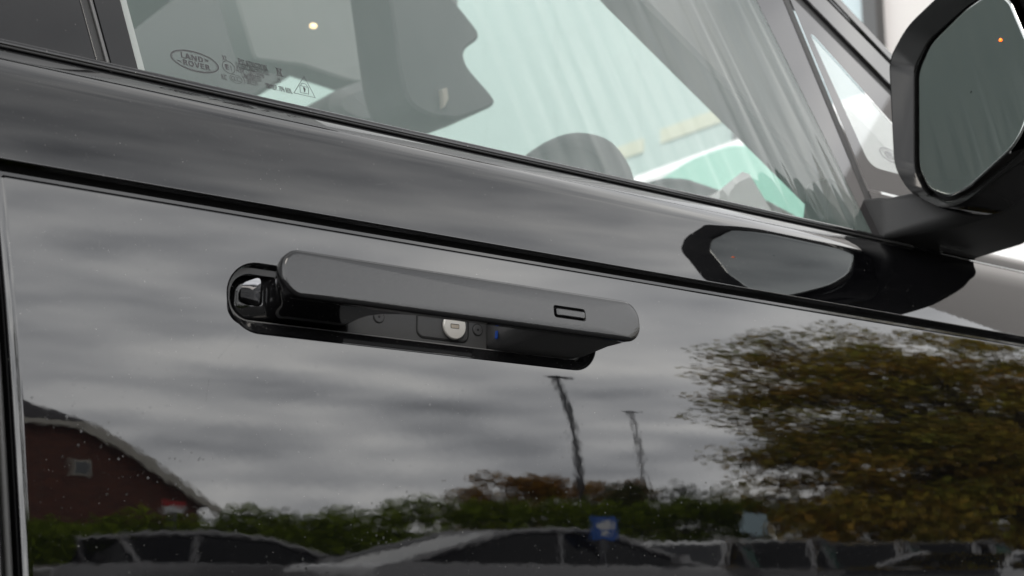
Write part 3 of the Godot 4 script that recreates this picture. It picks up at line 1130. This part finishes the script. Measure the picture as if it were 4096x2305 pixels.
func mirror(car: Node3D) -> void:
	var m := Node3D.new()
	m.name = "door_mirror"
	car.add_child(m)
	var rim := soft(poly([-0.034, 1.200, -0.033, 1.303, -0.009, 1.327, 0.05, 1.350, 0.105, 1.356, 0.134, 1.340, 0.156, 1.275, 0.153, 1.218, 0.128, 1.187, 0.100, 1.173, 0.045, 1.148, 0.020, 1.147, -0.018, 1.172]), 0.012, 6)
	var glass := soft(poly([-0.015, 1.195, -0.008, 1.285, 0.010, 1.306, 0.055, 1.322, 0.085, 1.326, 0.104, 1.312, 0.122, 1.262, 0.122, 1.218, 0.108, 1.193, 0.095, 1.182, 0.045, 1.162, 0.020, 1.159, -0.004, 1.172]), 0.008, 6)
	var c := Vector2(0.055, 1.245)
	var rows := []
	for e in [[1.0, 0.6495], [1.008, 0.6515], [1.014, 0.657], [1.016, 0.668], [1.01, 0.70], [0.98, 0.735], [0.91, 0.765], [0.78, 0.788], [0.55, 0.802], [0.25, 0.808], [0.01, 0.809]]:
		rows.append(side_ring(shrink(rim, e[0], c), e[1]))
	add("mirror_housing", surf(rows, true, Geometry2D.is_polygon_clockwise(rim)), M.gloss_black, m)
	# bezel: from the rim in to the hollow round the glass
	var wide := PackedVector2Array()
	for k in glass.size():
		wide.append(c + (glass[k] - c) * 1.035)
	rows = []
	for e in [[0.0, 0.6495], [0.03, 0.6488], [0.08, 0.6490], [0.5, 0.6530], [0.93, 0.6570], [1.0, 0.6585]]:
		var r := PackedVector2Array()
		for k in rim.size():
			r.append(rim[k].lerp(wide[k], e[0]))
		rows.append(side_ring(r, e[1]))
	rows.append(side_ring(wide, 0.675))
	add("mirror_bezel", surf(rows, true, not Geometry2D.is_polygon_clockwise(rim)), M.bezel_black, m)
	rows = []
	for e in [[1.0, 0.6585], [0.985, 0.6572], [0.965, 0.6570], [0.5, 0.6570], [0.01, 0.6570]]:
		rows.append(side_ring(shrink(glass, e[0], c), e[1], 0.20))
	add("mirror_glass", surf(rows, true, not Geometry2D.is_polygon_clockwise(rim)), M.mirror_silver, m)
	var amber := mat("amber_lamp", lin(0.5, 0.15, 0.02), 0.3)
	amber.emission_enabled = true
	amber.emission = Color(1.0, 0.38, 0.05)
	amber.emission_energy_multiplier = 1.5
	var dot := SphereMesh.new()
	dot.radius = 0.0013
	dot.height = 0.0026
	dot.radial_segments = 12
	dot.rings = 6
	var lamp := add("warning_lamp", dot, amber, m)
	lamp.position = Vector3(0.6570 - (0.092 - 0.02) * 0.20 - 0.0006, 1.279, 0.092)
	lamp.scale = Vector3(0.5, 1, 1)
	rows = []
	for e in [[-0.085, 0.657, 0.80, 1.1375, 1.180, 0.003], [-0.056, 0.659, 0.80, 1.1370, 1.177, 0.003], [-0.050, 0.661, 0.80, 1.1375, 1.176, 0.006], [0.0, 0.677, 0.80, 1.140, 1.180, 0.012], [0.04, 0.688, 0.79, 1.146, 1.196, 0.014], [0.08, 0.697, 0.78, 1.158, 1.206, 0.014], [0.10, 0.70, 0.77, 1.172, 1.21, 0.014]]:
		rows.append(ring3(rrect(e[1], e[2], e[3], e[4], e[5], 6, 6), e[0]))
	add("mirror_stalk", surf(rows, true), M.rubber, m)

func slab(pts: Array, z0: float, z1: float, round_ := 0.02, bevel := 0.008) -> ArrayMesh:
	return prism(soft(poly(pts), round_, 6), z0, z1, bevel)

func cabin(car: Node3D) -> void:
	var c := Node3D.new()
	c.name = "cabin"
	car.add_child(c)
	add("inner_pillar", prism(poly([0.30, 1.57, 0.539, 1.414, 0.888, 1.219, 0.92, 1.20, 0.96, 1.22, 0.730, 1.464, 0.55, 1.62]), -0.30, -0.25, 0.004), M.pillar_cloth, c)
	add("pillar_foot", slab([0.806, 1.268, 0.794, 1.214, 0.80, 1.15, 0.93, 1.15, 0.895, 1.212], -0.27, -0.235, 0.012, 0.003), M.interior_dark, c)
	add("roof_lining", box(Vector3(-1.4, 1.66, -1.6), Vector3(0.40, 1.69, -0.36)), M.headliner, c)
	add("roof", box(Vector3(-1.5, 1.70, -1.7), Vector3(0.42, 1.74, -0.30)), M.black_paint, c)
	add("far_side_panel", slab([-1.4, 0.5, 0.5, 0.5, 0.5, 1.5, 0.825, 1.768, 0.80, 1.95, -1.4, 1.95], -1.56, -1.50, 0.02), M.interior_grey, c)
	add("far_door", slab([-1.4, 0.4, 1.2, 0.4, 1.2, 1.12, -1.4, 1.12], -1.62, -1.57, 0.02), M.interior_dark, c)
	add("sun_visor", slab([0.5239, 1.8086, 0.5863, 1.6433, 0.6727, 1.6529, 0.7683, 1.6454, 0.9349, 1.6761, 0.9759, 1.7699, 0.9829, 1.9376], -1.26, -1.2, 0.01), M.headliner, c)
	add("headrest", slab([0.6156, 1.5198, 0.6216, 1.5438, 0.6517, 1.5615, 0.6997, 1.5860, 0.7532, 1.5947, 0.7578, 1.5412, 0.6810, 1.4911, 0.6296, 1.4994], -1.22, -1.0, 0.03, 0.015), M.interior_grey, c)
	add("seat_frame_cover", slab([0.7080, 1.5421, 0.8145, 1.5824, 0.8197, 1.5445, 0.7196, 1.5118], -1.14, -1.1, 0.005, 0.003), M.interior_beige, c)
	add("rear_view_mirror", slab([0.563, 1.549, 0.616, 1.504, 0.585, 1.479, 0.591, 1.459, 0.637, 1.425, 0.631, 1.414, 0.577, 1.386, 0.536, 1.383, 0.507, 1.392, 0.495, 1.422, 0.470, 1.56], -0.71, -0.62, 0.016, 0.014), M.interior_grey, c)
	add("mirror_clip", slab([0.5484, 1.4176, 0.5554, 1.4206, 0.5579, 1.4069, 0.5510, 1.3928], -0.619, -0.611, 0.002, 0.001), M.interior_beige, c)
	add("dashboard", slab([0.70, 1.20, 0.787, 1.317, 0.815, 1.327, 0.852, 1.332, 0.934, 1.325, 1.094, 1.290, 1.22, 1.20, 1.22, 1.0, 0.70, 1.0], -1.45, -0.50, 0.01, 0.01), M.interior_dark, c)
	add("display_hood", slab([0.8344, 1.2630, 0.8493, 1.2958, 0.8921, 1.3194, 0.9530, 1.3103, 1.0083, 1.2980, 1.0142, 1.2695], -0.56, -0.46, 0.01, 0.004), M.pillar_cloth, c)
	var sheet := prism(poly([0.8339, 1.2886, 0.9006, 1.3384, 0.9135, 1.3376, 0.9574, 1.2889]), -0.4555, -0.455, 0.0)
	add("paper_sheet", sheet, M.paper, c)
	# steering wheel: rim with a filled centre
	var rows := []
	for e in [[0.0, 0.02], [0.05, 0.022], [0.075, 0.014], [0.13, 0.006], [0.158, 0.006], [0.163, 0.013], [0.174, 0.017], [0.185, 0.012], [0.189, 0.0], [0.185, -0.012], [0.174, -0.017], [0.16, -0.010], [0.0, -0.012]]:
		var r := PackedVector3Array()
		for k in 48:
			var a := TAU * k / 48
			r.append(Vector3(-e[1], sin(a) * e[0], cos(a) * e[0]))
		rows.append(r)
	var wheel := add("steering_wheel", surf(rows, true), M.interior_grey, c)
	wheel.scale = Vector3.ONE * 0.82
	wheel.position = Vector3(0.535, 1.163, -0.42)
	wheel.rotation.z = -0.30
	add("windscreen", surf([PackedVector3Array([Vector3(1.22, 1.15, -0.24), Vector3(1.22, 1.15, -1.62)]), PackedVector3Array([Vector3(0.36, 1.74, -0.34), Vector3(0.36, 1.74, -1.52)])]), M.windscreen_pane, c)
	var warm := mat("reading_lamp_glow", lin(0.6, 0.5, 0.35), 0.4)
	warm.emission_enabled = true
	warm.emission = Color(1.0, 0.86, 0.62)
	warm.emission_energy_multiplier = 1.2
	var bulb := SphereMesh.new()
	bulb.radius = 0.006
	bulb.height = 0.008
	var lamp := add("reading_lamp", bulb, warm, c)
	var q: Array = [0.6622, 1.7025]
	lamp.position = Vector3(q[0], q[1], -1.15)

func build_van() -> void:
	var v := thing("white_van", "white van with a green tinted front window seen through the cabin", "van")
	# its flat front faces the black car; x = 3.0
	var turn := Transform3D(Basis(Vector3(0, 0, 1), Vector3(0, 1, 0), Vector3(-1, 0, 0)), Vector3.ZERO)
	var shell := soft(poly([-4.2, 0.45, -1.5, 0.45, -1.5, 2.20, -1.9, 2.335, -3.6, 2.30, -4.2, 2.1]), 0.12)
	add("van_body", prism(shell, -7.0, -3.0, 0.05, turn), M.white_paint, v)
	add("van_window", prism(soft(poly([-3.6, 1.4, -1.95, 1.4, -2.02, 1.95, -2.12, 2.10, -2.35, 2.245, -2.49, 2.285, -2.69, 2.28, -2.87, 2.235, -3.3, 2.0]), 0.05), -3.0, -2.985, 0.004, turn), M.van_glass, v)
	add("window_post", prism(poly([-2.71, 1.4, -2.68, 1.4, -2.68, 2.16, -2.71, 2.16]), -2.985, -2.975, 0.002, turn), M.car_grey, v)
	add("bumper", prism(soft(poly([-4.2, 0.3, -1.5, 0.3, -1.5, 0.6, -4.2, 0.6]), 0.05), -3.0, -2.9, 0.02, turn), M.rubber, v)
	for z in [-3.9, -1.8]:
		add("headlight", prism(soft(poly([z - 0.15, 0.85, z + 0.15, 0.85, z + 0.15, 1.1, z - 0.15, 1.1]), 0.05), -3.0, -2.97, 0.01, turn), M.grey_window, v)
	for z in [-4.1, -1.75]:
		for x in [3.8, 6.2]:
			wheel(v, Vector3(x, 0.33, z))

func wheel(o: Node3D, at: Vector3, across := 0.22) -> void:
	var t := CylinderMesh.new()
	t.top_radius = 0.33
	t.bottom_radius = 0.33
	t.height = across
	t.radial_segments = 24
	var w := add("wheel", t, M.tyre, o)
	w.position = at
	w.rotation.x = PI / 2
	var r := CylinderMesh.new()
	r.top_radius = 0.22
	r.bottom_radius = 0.22
	r.height = across + 0.02
	r.radial_segments = 20
	add("rim", r, M.alloy, w)

# a parked car seen from its side; its front points to +x before it is turned
func parked_car(label: String, at: Vector3, turn: float, top: float, length: float, body: Material, glass: Material, cab: Array) -> Node3D:
	var o := thing("parked_car", label, "car", at, turn, "cars parked across the car park")
	var h := length / 2
	var low := soft(poly([-h, 0.35, h, 0.35, h, 0.66, h * 0.92, 0.86, cab[3] + 0.25, 1.00, cab[0] - 0.1, 1.04, -h * 0.97, 0.98]), 0.12)
	add("body", prism(low, -0.90, 0.90, 0.09), body, o)
	# arch of the cabin from the rear to the windscreen's foot
	var arch := []
	var a := Vector2(cab[0], 1.02)
	var b := Vector2(cab[1], top - 0.04)
	var c := Vector2(cab[2], top - 0.05)
	var d := Vector2(cab[3], 0.99)
	for t in 5:
		arch.append(a.lerp(b, t / 5.0))
	for t in 9:
		var u := t / 8.0
		arch.append(b.lerp(c, u) + Vector2(0, 0.075 * sin(PI * u)))
	for t in range(1, 6):
		arch.append(c.lerp(d, t / 5.0))
	var sides := []
	for s in [-1.0, 1.0]:
		var line := []
		for p in arch:
			line.append(Vector3(p.x, p.y, s * lerpf(0.80, 0.60, clampf((p.y - 0.92) / (top - 0.92), 0, 1))))
		sides.append(line)
	var strips := [["rear_screen", 0, 5, M.dark_glass], ["roof", 5, 13, body], ["front_screen", 13, 18, M.dark_glass]]
	for e in strips:
		var rows := []
		for k in range(e[1], e[2] + 1):
			rows.append(PackedVector3Array([sides[0][k], sides[1][k]]))
		add(e[0], surf(rows), e[3], o)
	for s in 2:
		var rows := []
		for k in 19:
			var p: Vector3 = sides[s][k]
			var inn := p + Vector3(0, -0.05 if p.y > 1.0 else 0.0, 0)
			rows.append(PackedVector3Array([Vector3(p.x, 1.00, (0.80 if s else -0.80)), inn]))
		add("side_window", surf(rows.slice(0, 11), false, s == 0), M.dark_glass, o)
		add("side_window", surf(rows.slice(10, 19), false, s == 0), glass, o)
		add("roof_rail", tube(sides[s], 0.042, 8), M.car_silver, o)
		var mid := lerpf(cab[1], cab[2], 0.48)
		var zz := 0.80 if s else -0.80
		add("door_pillar", tube([Vector3(mid - 0.12, 1.00, zz * 1.005), Vector3(mid + 0.02, top - 0.02, zz * 0.76)], 0.03, 6), body, o)
		add("waist_strip", tube([Vector3(cab[0] - 0.05, 1.025, zz * 1.03), Vector3(cab[3] + 0.1, 0.995, zz * 1.03)], 0.018, 6), M.alloy, o)
		add("wing_mirror", box(Vector3(cab[3] - 0.55, 1.05, zz * 1.03), Vector3(cab[3] - 0.42, 1.17, zz * 1.26)), body, o)
		for x in [-h * 0.62, h * 0.62]:
			wheel(o, Vector3(x, 0.33, zz * 0.98))
	return o

func leaf_mesh() -> ArrayMesh:
	var v := PackedVector3Array([Vector3(-0.5, 0, 0), Vector3(0, -0.28, 0.08), Vector3(0.5, 0, 0), Vector3(0, 0.28, 0.08)])
	var n := PackedVector3Array([Vector3(-0.2, 0, 1).normalized(), Vector3(0, -0.3, 1).normalized(), Vector3(0.2, 0, 1).normalized(), Vector3(0, 0.3, 1).normalized()])
	return amesh(v, n, PackedInt32Array([0, 2, 1, 0, 3, 2]))

# leaves scattered through clumps; each clump is [centre, radii, leaves]
func foliage(called: String, clumps: Array, size: float, colors: Array, parent: Node) -> MultiMeshInstance3D:
	var mm := MultiMesh.new()
	mm.transform_format = MultiMesh.TRANSFORM_3D
	mm.use_colors = true
	mm.mesh = leaf_mesh()
	var total := 0
	for c in clumps:
		total += c[2]
	mm.instance_count = total
	var k := 0
	for c in clumps:
		var base: Color = colors[rng.randi() % colors.size()]
		for i in c[2]:
			var d := Vector3(rng.randfn(), rng.randfn(), rng.randfn())
			d = d.normalized() * pow(rng.randf(), 0.45)
			var bs := Basis.from_euler(Vector3(rng.randf() * TAU, rng.randf() * TAU, rng.randf() * TAU)).scaled(Vector3.ONE * size * rng.randf_range(0.6, 1.25))
			mm.set_instance_transform(k, Transform3D(bs, c[0] + d * c[1]))
			var t := rng.randf_range(0.65, 1.35)
			var other: Color = colors[rng.randi() % colors.size()]
			mm.set_instance_color(k, base.lerp(other, 0.55) * t)
			k += 1
	var o := MultiMeshInstance3D.new()
	o.name = called
	o.multimesh = mm
	o.material_override = M.leaf
	parent.add_child(o, true)
	o.set_meta("kind", "stuff")
	return o

# clumps spread through a crown with rounded corners
func crown(count: int, middle: Vector3, radii: Vector3, clump: Vector3) -> Array:
	var out := []
	for i in count:
		var d := Vector3.ONE * 2
		while pow(absf(d.x), 3.6) + pow(absf(d.y), 3.6) + pow(absf(d.z), 3.6) > 1.0:
			d = Vector3(rng.randf_range(-1, 1), rng.randf_range(-1, 1), rng.randf_range(-1, 1))
		out.append([Vector3(d.x * radii.x, middle.y + d.y * radii.y, d.z * radii.z), clump * rng.randf_range(0.55, 1.15), 0])
	return out

func tree(label: String, at: Vector3, trunk_h: float, clumps: Array, leaves: int, size: float, colors: Array, called := "tree") -> void:
	var t := thing(called, label, "tree", at)
	for c in clumps:
		c[2] = leaves
	var wood := []
	wood.append(tube([Vector3(0, 0, 0), Vector3(0.05, trunk_h * 0.5, 0.03), Vector3(0.0, trunk_h, 0)], 0.16, 8))
	for c in clumps:
		if rng.randf() < 0.5:
			var s := Vector3(0, trunk_h * rng.randf_range(0.75, 1.0), 0)
			wood.append(tube([s, s.lerp(c[0], 0.5) + Vector3(0, 0.25, 0), c[0]], 0.035, 5))
	add("trunk", join(wood), M.bark, t)
	foliage("crown", clumps, size, colors, t)

func build_street() -> void:
	# brick house with a half-hipped gable
	var h := thing("brick_house", "red brick house with a half hipped tiled roof and white barge boards", "house")
	add("gable_wall", prism(poly([2.0, 0.0, 11.0, 0.0, 11.0, 2.75, 8.75, 4.72, 4.25, 4.72, 2.0, 2.75]), 24.0, 24.3), M.brick_wall, h)
	add("side_wall", box(Vector3(10.7, 0, 24.3), Vector3(11.0, 2.75, 33.0)), M.brick_wall, h)
	add("side_wall", box(Vector3(2.0, 0, 24.3), Vector3(2.3, 2.75, 33.0)), M.brick_wall, h)
	var roof := []
	roof.append(surf([PackedVector3Array([Vector3(11.25, 2.62, 23.7), Vector3(11.25, 2.62, 33.3)]), PackedVector3Array([Vector3(8.70, 4.90, 23.7), Vector3(8.70, 4.90, 33.3)]), PackedVector3Array([Vector3(6.5, 6.8, 26.0), Vector3(6.5, 6.8, 33.3)])]))
	roof.append(surf([PackedVector3Array([Vector3(1.75, 2.62, 23.7), Vector3(1.75, 2.62, 33.3)]), PackedVector3Array([Vector3(4.30, 4.90, 23.7), Vector3(4.30, 4.90, 33.3)]), PackedVector3Array([Vector3(6.5, 6.8, 26.0), Vector3(6.5, 6.8, 33.3)])], false, true))
	roof.append(surf([PackedVector3Array([Vector3(4.30, 4.90, 23.7), Vector3(8.70, 4.90, 23.7)]), PackedVector3Array([Vector3(6.49, 6.8, 26.0), Vector3(6.51, 6.8, 26.0)])], false, true))
	add("roof", join(roof), M.roof_tile, h)
	add("barge_board", prism(poly([11.22, 2.40, 11.25, 2.60, 8.70, 4.88, 8.50, 4.70]), 23.62, 23.70), M.barge_white, h)
	add("barge_board", prism(poly([1.78, 2.40, 1.75, 2.60, 4.30, 4.88, 4.50, 4.70]), 23.62, 23.70), M.barge_white, h)
	add("eaves_board", box(Vector3(4.30, 4.68, 23.62), Vector3(8.70, 4.86, 23.70)), M.barge_white, h)
	var w := Node3D.new()
	w.name = "window"
	h.add_child(w)
	add("frame", box(Vector3(8.52, 3.32, 23.93), Vector3(8.90, 3.74, 23.999)), M.barge_white, w)
	add("pane", box(Vector3(8.565, 3.37, 23.915), Vector3(8.855, 3.69, 23.93)), M.grey_window, w)
	# hedge
	var hg := thing("hedge", "long dark green hedge behind the parked cars in front of the house", "hedge")
	var bumps := smooth_noise(31, 0.25, 3)
	var clumps := []
	for i in 300:
		var x := lerpf(-9.0, 25.0, (i % 150) / 149.0)
		var top := 2.25 + 0.35 * bumps.get_noise_1d(x * 2.0) + clampf((x - 8.0) * 0.07, -0.1, 0.9)
		if i < 150:
			clumps.append([Vector3(x, top - 0.45 + rng.randf_range(-0.12, 0.15), 19.6 + rng.randf_range(-0.3, 0.3)), Vector3(0.40, 0.42, 0.5), 260])
		else:
			clumps.append([Vector3(x, top * 0.45, 19.25 + rng.randf_range(-0.15, 0.15)), Vector3(0.5, 0.95, 0.35), 260])
	add("hedge_core", box(Vector3(-9.0, 0, 19.4), Vector3(25.0, 1.9, 20.2)), M.hedge_core, hg)
	foliage("hedge_leaves", clumps, 0.12, [Color(0.17, 0.23, 0.015), Color(0.24, 0.31, 0.020), Color(0.13, 0.18, 0.015)], hg)
	# big autumn tree at the right
	var autumn := [Color(0.38, 0.25, 0.045), Color(0.29, 0.28, 0.04), Color(0.42, 0.23, 0.04), Color(0.20, 0.22, 0.035), Color(0.42, 0.33, 0.045), Color(0.22, 0.16, 0.045)]
	clumps = crown(480, Vector3(24.2, 5.8, 15.5), Vector3(6.4, 4.7, 3.0), Vector3(1.0, 0.55, 1.0))
	for c in crown(70, Vector3(0, 3.6, 0), Vector3(2.4, 2.0, 2.2), Vector3(1.0, 0.55, 1.0)):
		c[0].x -= 4.0
		clumps.append(c)
	tree("large autumn tree with brown and olive leaves at the right of the car park", Vector3(24.2, 0, 15.5), 3.4, clumps, 170, 0.17, autumn)
	clumps = crown(130, Vector3(33.0, 5.4, 16.0), Vector3(5.0, 3.8, 2.6), Vector3(1.2, 0.35, 1.0))
	tree("second autumn tree, farther to the right, olive and brown", Vector3(33.0, 0, 16.0), 3.0, clumps, 230, 0.17, autumn)
	clumps = crown(90, Vector3(22.2, 2.6, 27.0), Vector3(3.0, 1.8, 1.5), Vector3(0.7, 0.42, 0.7))
	tree("low rust orange tree behind the hedge", Vector3(22.2, 0, 27.0), 1.9, clumps, 170, 0.17, [Color(0.42, 0.20, 0.02), Color(0.34, 0.19, 0.02), Color(0.24, 0.19, 0.03)])
	clumps = crown(60, Vector3(22.6, 2.6, 23.0), Vector3(3.0, 1.1, 1.2), Vector3(0.5, 0.45, 0.5))
	tree("loose dark green shrub between the orange tree and the big autumn tree", Vector3(22.4, 0, 23.0), 1.6, clumps, 130, 0.15, [Color(0.08, 0.11, 0.03), Color(0.14, 0.13, 0.04)], "tall_shrub")
	for e in [[-3.5, 21.5, "broad dark evergreen tree left of the brick house"], [-9.5, 19.0, "dark evergreen tree farthest left, beyond the broad one"]]:
		clumps = crown(60, Vector3(e[0], 4.2, e[1]), Vector3(2.9, 3.6, 2.0), Vector3(0.9, 0.6, 0.9))
		tree(e[2], Vector3(e[0], 0, e[1]), 2.0, clumps, 150, 0.2, [Color(0.06, 0.09, 0.02), Color(0.09, 0.11, 0.03)])
	# lamp posts
	lamp_post("tall dark lamp post nearest, behind the hedge and blue sign", Vector3(18.55, 0, 22.0), 8.5, 0.075, M.post_dark)
	lamp_post("thin grey lamp post farther back, right of the dark one", Vector3(27.6, 0, 30.0), 9.0, 0.07, M.post_pale)
	# signs
	var s := thing("parking_sign", "square blue sign with a white symbol on a post", "sign", Vector3(9.36, 0, 10.6), 0.0)
	add("post", tube([Vector3(0, 0, 0.03), Vector3(0, 1.7, 0.03)], 0.025, 8), M.post_grey, s)
	add("board", prism(soft(poly([-0.17, 1.38, 0.17, 1.38, 0.17, 1.72, -0.17, 1.72]), 0.02), -0.01, 0.01, 0.002), M.sign_blue, s)
	var sym := [prism(soft(poly([-0.11, 1.54, 0.10, 1.54, 0.10, 1.66, -0.02, 1.66, -0.11, 1.62]), 0.03), -0.014, -0.0105), prism(soft(poly([-0.06, 1.45, 0.06, 1.45, 0.05, 1.52, -0.04, 1.52]), 0.02), -0.014, -0.0105)]
	add("symbol", join(sym), M.sign_white, s)
	s = thing("notice_sign", "small red and white sign above the hedge by the house", "sign", Vector3(8.3, 0, 19.0), 0.0)
	add("post", tube([Vector3(0, 0, 0.03), Vector3(0, 2.25, 0.03)], 0.03, 8), M.post_grey, s)
	add("board", prism(poly([-0.18, 2.15, 0.16, 2.15, 0.16, 2.27, -0.18, 2.27]), -0.02, 0.0), M.sign_white, s)
	add("board_top", prism(poly([-0.18, 2.273, 0.16, 2.273, 0.16, 2.40, -0.18, 2.40]), -0.02, 0.0), M.sign_red, s)
	s = thing("pale_sign", "pale blue tilted board standing over the parked cars under the big tree", "sign", Vector3(16.2, 0, 15.0), 0.0)
	add("post", tube([Vector3(0, 0, 0.03), Vector3(0, 1.95, 0.03)], 0.03, 8), M.post_grey, s)
	add("board", prism(poly([-0.28, 1.85, 0.20, 1.75, 0.30, 2.25, -0.20, 2.30]), -0.02, 0.0), M.sign_pale, s)
	# parked cars
	parked_car("silver hatchback with dark windows in front of the house, leftmost parked car", Vector3(6.45, 0, 14.2), 0.0, 1.45, 3.9, M.car_silver, M.dark_glass, [-0.95, -1.10, 0.65, 1.65])
	parked_car("silver saloon with a long arched roof line left of the blue sign", Vector3(8.9, 0, 11.4), 0.0, 1.49, 4.9, M.car_silver, M.dark_glass, [-2.0, -0.7, 0.75, 1.9])
	parked_car("grey car with see-through green windows right of the blue sign", Vector3(12.3, 0, 12.4), -0.55, 1.45, 4.4, M.car_grey, M.teal_glass, [-1.5, -0.6, 0.6, 1.5])
	parked_car("grey car under the pale sign, third from the right", Vector3(14.3, 0, 12.8), -0.55, 1.55, 4.4, M.car_grey, M.teal_glass, [-1.5, -0.8, 0.6, 1.4])
	parked_car("silver car beneath the big tree, second from the right", Vector3(16.4, 0, 13.0), -0.5, 1.55, 4.4, M.car_silver, M.teal_glass, [-1.6, -0.9, 0.6, 1.5])
	parked_car("silver estate car at the far right of the row", Vector3(19.2, 0, 13.4), -0.4, 1.62, 4.6, M.car_silver, M.teal_glass, [-2.0, -1.8, 0.6, 1.4])
	parked_car("low black car parked in front of the far right row", Vector3(14.8, 0, 10.0), -0.3, 1.25, 4.2, M.car_black, M.dark_glass, [-1.4, -0.7, 0.4, 1.3])
	var gb := thing("far_garage", "low white building with a red brick end beyond the big tree", "building")
	add("front_wall", box(Vector3(30, 0, 21.0), Vector3(44, 2.6, 21.3)), M.white_wall, gb)
	add("brick_end", box(Vector3(36.0, 0, 20.6), Vector3(37.6, 2.2, 20.99)), M.brick_wall, gb)

func lamp_post(label: String, at: Vector3, high: float, r: float, m: Material) -> void:
	var o := thing("lamp_post", label, "lamp post", at, 0.0, "lamp posts in the car park")
	add("pole", tube([Vector3.ZERO, Vector3(0, high * 0.5, 0), Vector3(0, high, 0)], r, 10), m, o)
	add("base", tube([Vector3.ZERO, Vector3(0, 0.9, 0)], r * 1.5, 10), m, o)
	add("lamp_head", slab([-0.20, high - 0.02, 0.42, high + 0.0, 0.42, high + 0.08, -0.20, high + 0.08], -0.10, 0.10, 0.04, 0.02), m, o)
